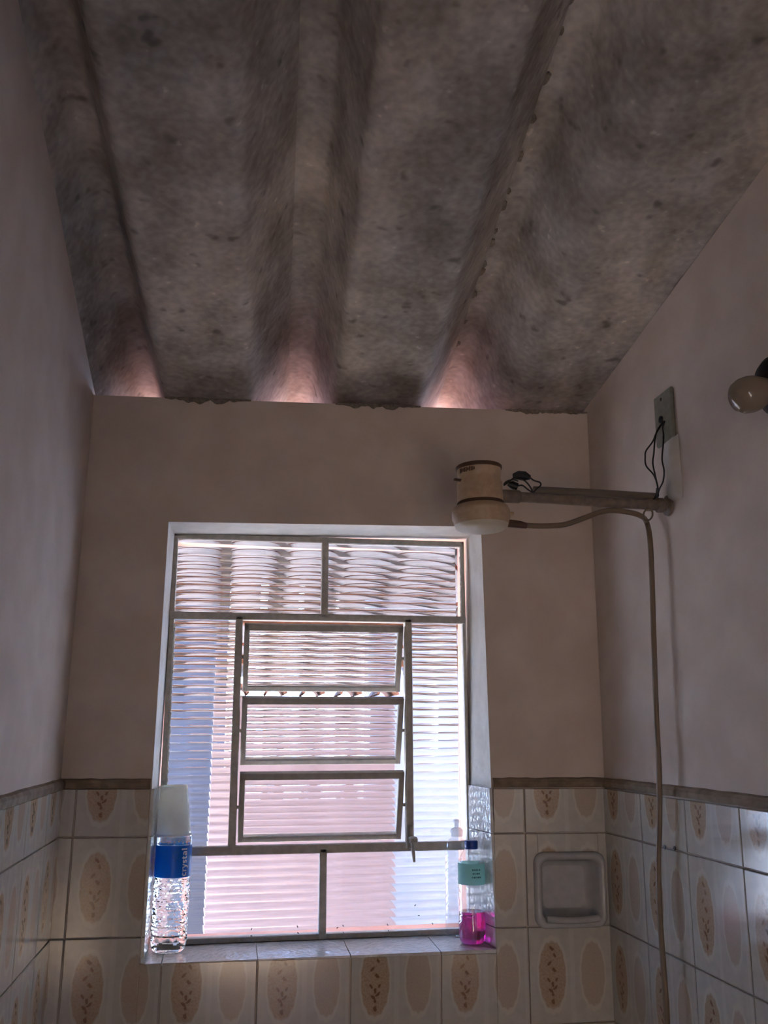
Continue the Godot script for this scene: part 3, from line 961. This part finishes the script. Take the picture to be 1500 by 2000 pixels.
func build_wires() -> void:
	# thin conduit lying just above and behind the pipe
	var zc := 0.395
	var t := thing("cable_conduit", "thin grey conduit lying along the top of the shower pipe", "conduit", Vector3.ZERO)
	var b := MB.new()
	var a0 := on_z(1042, 957, zc)
	var a1 := on_z(1283, 970, zc)
	b.tube([a0, a0.lerp(a1, 0.5) + Vector3(0, 0.001, 0), a1], 0.0078, 14)
	part("tube", b.mesh(), M.conduit, t)
	# wall plate
	var p := on_x(1302, 816, XR)
	var pl := thing("wall_plate", "grey-green rectangular outlet plate with wires through its middle", "outlet plate", p)
	b = MB.new()
	b.box(Vector3(-0.004, 0, 0), Vector3(0.008, 0.113, 0.080), 0.003)
	part("cover", b.mesh(), M.plate, pl)
	for s in [-1, 1]:
		b = MB.new()
		b.lathe(Transform3D(Basis(Vector3.BACK, PI / 2), Vector3(-0.0075, s * 0.042, -0.005)), [[0.0035, 0.0], [0.0035, 0.0012], [0.0, 0.0016]], 12)
		part("screw", b.mesh(), M.screw, pl)
	b = MB.new()
	b.lathe(Transform3D(Basis(Vector3.BACK, PI / 2), Vector3(-0.0075, -0.002, -0.008)), [[0.008, 0.0], [0.0075, 0.004], [0.003, 0.006], [0.0, 0.006]], 14)
	part("wire_grommet", b.mesh(), M.black, pl)
	# three loose wires from the plate to the conduit
	var wt := thing("loose_wires", "three dark twisted wires hanging between outlet plate and shower conduit", "wires", Vector3.ZERO)
	var paths := [[[1297, 822], [1282, 845], [1275, 862], [1262, 880], [1260, 892], [1262, 910], [1277, 928], [1284, 950], [1283, 970]],
		[[1297, 822], [1284, 840], [1279, 860], [1277, 885], [1275, 905], [1280, 930], [1285, 955], [1283, 971]],
		[[1298, 823], [1294, 835], [1296, 850], [1295, 870], [1293, 897], [1297, 920], [1295, 940], [1288, 955], [1284, 970]]]
	for k in 3:
		var pts := []
		for i in paths[k].size():
			var f: float = float(i) / (paths[k].size() - 1)
			var xx := lerpf(XR - 0.010, 1.226, f) - 0.020 * sin(PI * f) - 0.006 * k * sin(PI * f)
			pts.append(on_x(paths[k][i][0], paths[k][i][1], xx))
		b = MB.new()
		b.tube(smooth_path(pts, 5), 0.0017, 7)
		part("wire", b.mesh(), M.wire, wt)
	b = MB.new()
	var e := on_x(1284, 968, 1.226)
	b.tube([e + Vector3(0.001, 0.016, 0.0), e, e + Vector3(-0.004, -0.008, -0.008)], [0.003, 0.004, 0.0035], 8)
	part("tape", b.mesh(), M.black, wt)
	# splices beside the shower body
	var zs := 0.405
	var sp := thing("wire_splices", "black taped wire splices with small loops beside the shower head", "wire splices", Vector3.ZERO)
	b = MB.new()
	var q0 := on_z(1003, 930, zs)
	var q1 := on_z(1034, 931, zs)
	b.tube([q0, q0.lerp(q1, 0.3) + Vector3(0, 0.002, 0), q0.lerp(q1, 0.7) + Vector3(0, 0.001, 0), q1 + Vector3(0.001, -0.002, 0)], [0.006, 0.0095, 0.010, 0.005], 10)
	part("taped_splice", b.mesh(), M.black, sp)
	b = MB.new()
	q0 = on_z(992, 945, zs + 0.008)
	q1 = on_z(1010, 951, zs + 0.008)
	b.tube([q0, q0.lerp(q1, 0.4), q1], [0.004, 0.0085, 0.008], 10)
	part("taped_splice", b.mesh(), M.black, sp)
	for lp in [[[984, 948], [995, 940], [1008, 930], [1018, 925]], [[984, 946], [990, 940], [1003, 937], [1012, 940]], [[1030, 928], [1042, 938], [1054, 942], [1056, 948], [1048, 955], [1042, 962]], [[1018, 934], [1028, 942], [1036, 952], [1041, 963]], [[1008, 950], [1020, 948], [1032, 957], [1041, 962]]]:
		var pts := []
		for a in lp:
			pts.append(on_z(a[0], a[1], zs + 0.003))
		b = MB.new()
		b.tube(smooth_path(pts, 5), 0.0017, 7)
		part("wire", b.mesh(), M.wire, sp)

func build_hose() -> void:
	var pts := []
	for a in [[1000, 1023], [1012, 1024], [1040, 1027], [1075, 1027], [1105, 1024], [1140, 1012], [1170, 1001], [1195, 997], [1225, 1000], [1248, 1006]]:
		pts.append(on_z(a[0], a[1], 0.425))
	for a in [[1262, 1018, 1.226], [1269, 1050, 1.222], [1273, 1120, 1.220], [1277, 1250, 1.219], [1282, 1400, 1.218], [1287, 1500, 1.217], [1288, 1600, 1.216], [1286, 1690, 1.215], [1289, 1790, 1.213], [1296, 1890, 1.212], [1303, 2000, 1.212]]:
		pts.append(on_x(a[0], a[1], a[2]))
	var last: Vector3 = pts[-1]
	pts.append(last + Vector3(0.004, -0.25, -0.01))
	pts.append(last + Vector3(-0.01, -0.50, 0.02))
	var t := thing("shower_hose", "thin brown hose from the shower head hanging down the right wall", "hose", Vector3.ZERO)
	var b := MB.new()
	b.tube(smooth_path(pts, 6), 0.0056, 12)
	part("tube", b.mesh(), M.hose, t)
	b = MB.new()
	var p0: Vector3 = pts[0]
	b.tube([p0 + Vector3(-0.012, 0.001, 0), p0 + Vector3(0.006, 0, 0), p0 + Vector3(0.018, -0.001, 0), p0 + Vector3(0.030, -0.003, 0)], [0.008, 0.008, 0.0075, 0.006], 12)
	part("end_fitting", b.mesh(), M.brown, t)
	# wire hook that carries it under the pipe
	b = MB.new()
	var h := on_z(1262, 1005, 0.425)
	var ring := []
	for k in 13:
		var a := TAU * k / 12.0
		ring.append(h + Vector3(cos(a) * 0.010 + 0.004, sin(a) * 0.011, sin(a) * 0.006))
	b.tube(ring, 0.002, 7, false)
	var hk := part("hook_ring", b.mesh(), M.hose, t)
	# screw plugs in the tile joint
	for a in [[1299, 1655], [1318, 1657]]:
		var q := on_x(a[0], a[1], XR - 0.0075)
		b = MB.new()
		b.lathe(Transform3D(Basis(Vector3.BACK, PI / 2), Vector3.ZERO), [[0.004, 0.0], [0.004, 0.0015], [0.0025, 0.002], [0.0, 0.0005]], 14)
		var g := part("screw_plug", b.mesh(), M.black, self, q)
		tag(g, "small dark screw plug in the tile joint beside the hose", "screw plug", "plugs in the right wall")

func build_bulb() -> void:
	var base := Vector3(XR, 2.072, 0.900)
	var t := thing("wall_lamp", "unlit frosted bulb in a black holder on the right wall", "lamp", base)
	var dir := Vector3(-1.0, -0.30, -0.02).normalized()
	var side := dir.cross(Vector3.BACK).normalized()
	var tr := Transform3D(Basis(side, dir, side.cross(dir)).orthonormalized(), Vector3.ZERO)
	var b := MB.new()
	b.lathe(tr, [[0.046, 0.0], [0.048, 0.012], [0.046, 0.028], [0.050, 0.034], [0.051, 0.052], [0.044, 0.062], [0.030, 0.068], [0.020, 0.072]], 36)
	part("holder", b.mesh(), M.black, t)
	b = MB.new()
	b.lathe(tr, [[0.018, 0.060], [0.020, 0.070], [0.025, 0.080], [0.0285, 0.092], [0.0295, 0.102], [0.028, 0.114], [0.0225, 0.125], [0.013, 0.1315], [0.0, 0.134]], 36, 0.3)
	part("bulb", b.mesh(), M.bulb, t)

# ---------- bottles ----------
func bend_text(txt: String, size: float, rad: float, a_mid: float, y_mid: float) -> ArrayMesh:
	# lettering read upwards, wrapped round a cylinder
	var tm := TextMesh.new()
	var f := SystemFont.new()
	f.font_names = PackedStringArray(["Droid Sans"])
	f.font_weight = 700
	tm.font = f; tm.text = txt; tm.font_size = 32; tm.pixel_size = size / 32.0; tm.depth = 0.0006
	var src := tm.get_mesh_arrays()
	var vv: PackedVector3Array = src[Mesh.ARRAY_VERTEX]
	var idx = src[Mesh.ARRAY_INDEX]
	var b := MB.new()
	var place := func(q: Vector3) -> Vector3:
		var a := a_mid + q.y / rad
		return Vector3(cos(a) * (rad + q.z), y_mid + q.x, sin(a) * (rad + q.z))
	var n: int = idx.size() if idx != null else vv.size()
	for k in range(0, n, 3):
		var q := []
		for j in 3:
			q.append(place.call(vv[idx[k + j] if idx != null else k + j]))
		var m: Vector3 = Vector3(q[0].x, 0, q[0].z).normalized()
		b.tri(q[0], q[1], q[2], m, m, m)
	return b.mesh()

func sill_y(x: float, z: float) -> float:
	return 1.046 + 0.010 * x - 0.03 * z

func build_bottles() -> void:
	# tall water bottle with a plastic cup over its neck
	var p := Vector3(0.2575, 0, -0.088)
	p.y = sill_y(p.x, p.z) + 0.0012
	var t := thing("water_bottle", "tall clear water bottle with a blue label at the left window corner", "bottle", p)
	var R := 0.0395
	var prof := [[0.0, 0.006], [0.018, 0.004], [0.026, 0.0], [0.031, 0.001], [0.0365, 0.008], [0.0385, 0.018]]
	var y := 0.024
	while y < 0.145:
		prof.append([R, y]); prof.append([R, y + 0.010]); prof.append([R - 0.0016, y + 0.013]); prof.append([R - 0.0016, y + 0.015])
		y += 0.0178
	prof.append_array([[R, 0.150], [R, 0.155], [R - 0.001, 0.157], [R - 0.001, 0.221], [R, 0.224], [R, 0.230], [0.0385, 0.240], [0.033, 0.258], [0.023, 0.276], [0.0145, 0.290], [0.0135, 0.300], [0.0135, 0.310], [0.0, 0.310]])
	var wob := func(a: float, yy: float) -> float:
		return 1.0 + (0.022 * sin(a * 5.0 + yy * 70.0) + 0.016 * sin(a * 11.0 - yy * 190.0) + 0.010 * sin(a * 17.0 + yy * 310.0)) * (1.0 - smoothstep(0.145, 0.155, yy)) * smoothstep(0.012, 0.03, yy)
	var b := MB.new()
	b.lathe(Transform3D(), prof, 60, -2.0, wob)
	part("body", b.mesh(), M.water, t)
	b = MB.new()
	b.lathe(Transform3D(), [[R + 0.0004, 0.1555], [R + 0.0006, 0.157], [R + 0.0006, 0.221], [R + 0.0004, 0.2225]], 56)
	var lab := part("label", b.mesh(), M.blue_label, t)
	b = MB.new()
	b.lathe(Transform3D(), [[R + 0.0004, 0.2228], [R + 0.0005, 0.240]], 56)
	part("label_top", b.mesh(), M.pale_blue, lab)
	# pale shards of ice printed on the label's upper edge
	b = MB.new()
	var rg := RandomNumberGenerator.new()
	rg.seed = 3
	for k in 26:
		var a := TAU * (k + rg.randf() * 0.6) / 26.0
		var yy := rg.randf_range(0.226, 0.236)
		var m := Vector3(cos(a), 0, sin(a))
		var tg := Vector3(-sin(a), 0, cos(a))
		var s := rg.randf_range(0.0018, 0.004)
		var o := m * (R + 0.0012) + Vector3.UP * yy
		b.tri(o + tg * s, o - tg * s * rg.randf() + Vector3.UP * s * 1.2, o - Vector3.UP * s * rg.randf_range(0.4, 1.4), m, m, m)
	part("label_shards", b.mesh(), M.white_ink, lab)
	part("label_lettering", bend_text("crystal", 0.0185, R + 0.0018, deg_to_rad(51), 0.1875), M.white_ink, lab)
	b = MB.new()
	var a0 := deg_to_rad(80)
	for k in 24:
		var a1 := TAU * k / 24.0
		var a2 := TAU * (k + 1) / 24.0
		var q := func(a: float, r: float) -> Vector3:
			var th := a0 + r * cos(a) / R
			return Vector3(cos(th) * (R + 0.0009), 0.203 + r * sin(a), sin(th) * (R + 0.0009))
		b.squad([q.call(a1, 0.0065), q.call(a2, 0.0065), q.call(a2, 0.0078), q.call(a1, 0.0078)], [Vector3.BACK, Vector3.BACK, Vector3.BACK, Vector3.BACK])
	part("label_ring", b.mesh(), M.pale_blue, lab)
	var cup := thing("plastic_cup", "frosted white plastic cup upside down over the tall bottle", "cup", p + Vector3(-0.002, 0.241, 0))
	cup.rotation.z = 0.045
	b = MB.new()
	var cp := [[0.0405, 0.0], [0.0408, 0.002], [0.0395, 0.0035]]
	for k in 22:
		var f := k / 22.0
		cp.append([lerpf(0.0385, 0.031, f), 0.0045 + 0.098 * f]); cp.append([lerpf(0.0382, 0.0307, f) - 0.0005, 0.0067 + 0.098 * f])
	cp.append_array([[0.0300, 0.107], [0.0285, 0.109], [0.026, 0.1085], [0.0, 0.108]])
	b.lathe(Transform3D(), cp, 48, 0.5)
	part("wall", b.mesh(), M.cup, cup)
	# small bottle of pink liquid
	p = Vector3(0.9375, 0, -0.055)
	p.y = sill_y(p.x, p.z) + 0.0008
	t = thing("liquid_bottle", "small clear bottle half full of magenta liquid, blue cap, teal label", "bottle", p)
	b = MB.new()
	var pr := [[0.0, 0.004], [0.016, 0.003], [0.022, 0.0], [0.026, 0.001], [0.030, 0.008], [0.0315, 0.020], [0.0312, 0.045], [0.0298, 0.066], [0.0288, 0.074], [0.0285, 0.085], [0.030, 0.096], [0.0308, 0.104], [0.0308, 0.108], [0.0302, 0.110], [0.0302, 0.168], [0.0308, 0.171], [0.0300, 0.176], [0.0255, 0.188], [0.0180, 0.199], [0.0135, 0.205], [0.0130, 0.210]]
	b.lathe(Transform3D(), pr, 44, 0.5)
	part("body", b.mesh(), M.clear, t)
	b = MB.new()
	b.lathe(Transform3D(), [[0.0, 0.0050], [0.016, 0.0040], [0.0215, 0.0012], [0.0255, 0.002], [0.0292, 0.0085], [0.0307, 0.020], [0.0304, 0.045], [0.0290, 0.066], [0.0284, 0.068], [0.0, 0.068]], 44, 0.5)
	part("liquid", b.mesh(), M.magenta, t)
	b = MB.new()
	b.lathe(Transform3D(), [[0.0312, 0.127], [0.0313, 0.128], [0.0313, 0.172], [0.0310, 0.173]], 44)
	var lab2 := part("label", b.mesh(), M.teal_label, t)
	b = MB.new()
	rg.seed = 8
	for row in 3:
		var a := deg_to_rad(66 + rg.randf() * 6)
		while a < deg_to_rad(104):
			var w := rg.randf_range(0.0015, 0.004)
			var m := Vector3(cos(a), 0, sin(a))
			b.box(m * 0.0315 + Vector3.UP * (0.160 - row * 0.008), Vector3(w, 0.0035, 0.0006), 0.0001, Basis(Vector3.UP, PI / 2 - a))
			a += (w + 0.0016) / 0.0315
	part("label_print", b.mesh(), M.dark_teal, lab2)
	b = MB.new()
	var cap := [[0.0125, 0.203], [0.0152, 0.203], [0.0155, 0.206], [0.0150, 0.207], [0.0155, 0.208], [0.0155, 0.219], [0.0145, 0.221], [0.0, 0.2212]]
	b.lathe(Transform3D(), cap, 30)
	part("cap", b.mesh(), M.blue_cap, t)
	# empty clear squeeze bottle behind it
	p = Vector3(0.9185, 0, -0.118)
	p.y = sill_y(p.x, p.z) + 0.0008
	t = thing("squeeze_bottle", "empty clear squeeze bottle with spout, behind the magenta bottle", "bottle", p)
	b = MB.new()
	b.lathe(Transform3D(), [[0.0, 0.003], [0.018, 0.0], [0.026, 0.002], [0.0285, 0.010], [0.0285, 0.085], [0.0272, 0.095], [0.0285, 0.106], [0.0285, 0.185], [0.027, 0.200], [0.020, 0.214], [0.0125, 0.221], [0.0120, 0.226]], 40, 0.5)
	part("body", b.mesh(), M.clear, t)
	b = MB.new()
	b.lathe(Transform3D(), [[0.0125, 0.222], [0.0150, 0.223], [0.0150, 0.238], [0.0120, 0.242], [0.0060, 0.244], [0.0055, 0.252], [0.0075, 0.254], [0.0075, 0.260], [0.0055, 0.262], [0.0, 0.262]], 28)
	var sm := sheet_glass(Color(0.80, 0.83, 0.86), 0.35, 0.2)
	part("spout_cap", b.mesh(), sm, t)

# ---------- outside ----------
func barrel(r: float, len_: float, r2: float, up: bool) -> ArrayMesh:
	# half-round clay tile, 12 mm thick, tapering along -z; up = hump upwards
	var top := MB.new()
	var under := MB.new()
	var n := 8
	var s := 1.0 if up else -1.0
	for k in n:
		var a0 := PI * (0.08 + 0.84 * k / n)
		var a1 := PI * (0.08 + 0.84 * (k + 1) / n)
		var f := func(a: float, rr: float, z: float) -> Vector3: return Vector3(cos(a) * rr, s * sin(a) * rr, z)
		var m0 := Vector3(cos(a0), s * sin(a0), 0)
		var m1 := Vector3(cos(a1), s * sin(a1), 0)
		(top if up else under).squad([f.call(a0, r, 0), f.call(a1, r, 0), f.call(a1, r2, -len_), f.call(a0, r2, -len_)], [m0, m1, m1, m0])
		(under if up else top).squad([f.call(a0, r - 0.012, 0), f.call(a1, r - 0.012, 0), f.call(a1, r2 - 0.012, -len_), f.call(a0, r2 - 0.012, -len_)], [-m0, -m1, -m1, -m0])
		top.quad(f.call(a0, r, 0), f.call(a1, r, 0), f.call(a1, r - 0.012, 0), f.call(a0, r - 0.012, 0), Vector3.BACK)
		top.quad(f.call(a0, r2, -len_), f.call(a1, r2, -len_), f.call(a1, r2 - 0.012, -len_), f.call(a0, r2 - 0.012, -len_), Vector3.FORWARD)
	var am := top.mesh()
	var arr := under.mesh().surface_get_arrays(0)
	am.add_surface_from_arrays(Mesh.PRIMITIVE_TRIANGLES, arr)
	return am

func build_outside() -> void:
	var g := structure("ground", "grey paved yard outside the window")
	var gb := MB.new()
	gb.box(Vector3(0.6, -0.55, -5.3), Vector3(18, 0.1, 10.0), 0.001)
	part("paving", gb.mesh(), M.paving, g)
	# unseen hall added behind the viewer; its left opening is sized for fill light
	var hl := structure("wall_added_hall", "unseen beige hall added behind the viewer for fill light")
	gb = MB.new()
	for r in [[2.0, 0.0, 3.05, 2.1, 2.7, 5.4], [-0.7, 0.0, 5.3, 2.1, 2.7, 5.4], [-0.7, 2.7, 2.9, 2.1, 2.8, 5.4], [-0.7, -0.1, 3.05, 2.1, 0.0, 5.4], [-0.7, 2.1, 3.05, -0.6, 2.7, 5.4], [-0.7, 0.0, 3.05, -0.6, 2.1, 4.0], [-0.7, 0.0, 4.0, -0.6, 1.0, 5.4], [-0.7, 0, 2.95, -0.15, 2.7, 3.05], [1.41, 0, 2.95, 2.1, 2.7, 3.05]]:
		gb.box(Vector3(r[0] + r[3], r[1] + r[4], r[2] + r[5]) * 0.5, Vector3(r[3] - r[0], r[4] - r[1], r[5] - r[2]), 0.001)
	part("plaster", gb.mesh(), M.plaster, hl)
	# boundary wall with its clay coping
	var w := thing("boundary_wall", "darkened pink yard wall capped with clay tiles, seen through the window", "wall", Vector3(0.7, -0.5, -2.28))
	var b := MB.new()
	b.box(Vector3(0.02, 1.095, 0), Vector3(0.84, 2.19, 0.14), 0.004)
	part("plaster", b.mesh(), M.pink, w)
	var ct := barrel(0.055, 0.30, 0.050, true)
	for k in 10:
		var o := part("coping_tile", ct, M.old_clay, w, Vector3(-0.36 + 0.172 * k - 0.28, 2.188, 0.15))
	# right: white wall darkened to balance outdoor light; left: slate-coloured one
	var w2 := thing("darkened_yard_wall", "yard wall darkened from white to grey beyond the right part of the window", "wall", Vector3(1.5, -0.5, -2.9))
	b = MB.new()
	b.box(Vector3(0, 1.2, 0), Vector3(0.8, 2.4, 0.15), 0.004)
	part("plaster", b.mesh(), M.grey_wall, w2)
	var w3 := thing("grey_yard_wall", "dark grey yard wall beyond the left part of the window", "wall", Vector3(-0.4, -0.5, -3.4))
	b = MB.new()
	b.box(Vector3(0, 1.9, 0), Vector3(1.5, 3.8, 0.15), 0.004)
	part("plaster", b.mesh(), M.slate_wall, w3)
	var w4 := thing("added_bounce_wall", "unseen pale blue wall with orange top, added to bounce sunlight into the room", "wall", Vector3(2.35, -0.5, -2.95))  # out of view, added to throw bluish sunlight onto the left wall
	b = MB.new()
	b.box(Vector3(0, 1.35, 0), Vector3(0.15, 2.7, 5.1), 0.004)
	part("plaster", b.mesh(), M.blue_wall, w4)
	b = MB.new()
	b.box(Vector3(0, 3.4, 0), Vector3(0.15, 1.4, 5.1), 0.004)
	part("orange_bounce_band", b.mesh(), M.terracotta, w4)  # unseen band, added for an orange bounce into the roof channels
	# clay tiled lean-to roof from this wall down towards the yard
	var slope := -0.10
	var pr := thing("porch_roof", "clay tiled lean-to roof outside above the window", "roof", Vector3(0.0, 2.085, -0.26))
	var rot := Basis(Vector3.RIGHT, atan(slope))
	var chan := barrel(0.076, 0.44, 0.068, false)
	var cov := barrel(0.072, 0.44, 0.064, true)
	for i in 14:
		for j in 6:
			var x := -0.78 + 0.172 * i
			var z := -0.02 - 0.36 * j
			var c := part("channel_tile", chan, M.old_clay, pr)
			c.transform = Transform3D(rot, Vector3(x, slope * -z + 0.03 - 0.006 * j, z))
			c.set_surface_override_material(1, M.tile_underside)
			var v := part("cover_tile", cov, M.old_clay, pr)
			v.transform = Transform3D(rot, Vector3(x + 0.086, slope * -z + 0.028 - 0.006 * j, z))
			v.set_surface_override_material(1, M.tile_underside)
	for z in [-0.9, -1.7]:
		b = MB.new()
		b.box(Vector3(0.38, slope * -z - 0.075, z), Vector3(2.45, 0.05, 0.06), 0.003)
		part("batten", b.mesh(), M.wood, pr)
	for x in [-0.82, 1.56]:
		b = MB.new()
		b.box(Vector3(x, -1.45, -1.7), Vector3(0.08, 2.4, 0.08), 0.004)
		part("post", b.mesh(), M.wood, pr)

func _ready() -> void:
	# ---- camera ----
	cam_basis = Basis(Vector3.UP, CAM_YAW) * Basis(Vector3.RIGHT, CAM_PITCH) * Basis(Vector3.BACK, CAM_ROLL)
	var cam := Camera3D.new()
	cam.name = "camera"
	cam.keep_aspect = Camera3D.KEEP_HEIGHT
	cam.fov = rad_to_deg(2.0 * atan(1000.0 / CAM_F))
	cam.near = 0.02
	cam.transform = Transform3D(cam_basis, CAM_POS)
	add_child(cam)
	cam.current = true
	# ---- sky, sun, exposure ----
	var env := Environment.new()
	env.background_mode = Environment.BG_SKY
	var sky := Sky.new()
	var sm := ProceduralSkyMaterial.new()
	sm.sky_top_color = Color(0.38, 0.58, 0.88)
	sm.sky_horizon_color = Color(0.76, 0.85, 0.96)
	sm.ground_bottom_color = Color(0.35, 0.33, 0.30)
	sm.ground_horizon_color = Color(0.60, 0.62, 0.64)
	sm.sky_energy_multiplier = 3.2
	sky.sky_material = sm
	env.sky = sky
	env.tonemap_mode = Environment.TONE_MAPPER_LINEAR
	env.tonemap_exposure = 2.0
	env.sdfgi_enabled = true; env.ssao_enabled = true; env.ssil_enabled = true
	var we := WorldEnvironment.new()
	we.name = "world_environment"
	we.environment = env
	add_child(we)
	var sun := DirectionalLight3D.new()
	sun.name = "sun"
	sun.light_color = Color(1.0, 0.95, 0.87)
	sun.light_energy = 11.0
	sun.light_angular_distance = 0.6
	sun.shadow_enabled = true
	sun.sky_mode = DirectionalLight3D.SKY_MODE_LIGHT_ONLY
	sun.transform = Transform3D(Basis.looking_at(Vector3(0.62, -0.70, 0.36), Vector3.UP), Vector3(0, 6, 0))
	add_child(sun)
	# ---- everything ----
	make_materials()
	build_back_wall()
	build_side_walls()
	build_trims()
	build_roof()
	build_window()
	build_outside()
	build_shower()
	build_soap_dish()
	build_wires()
	build_hose()
	build_bulb()
	build_bottles()
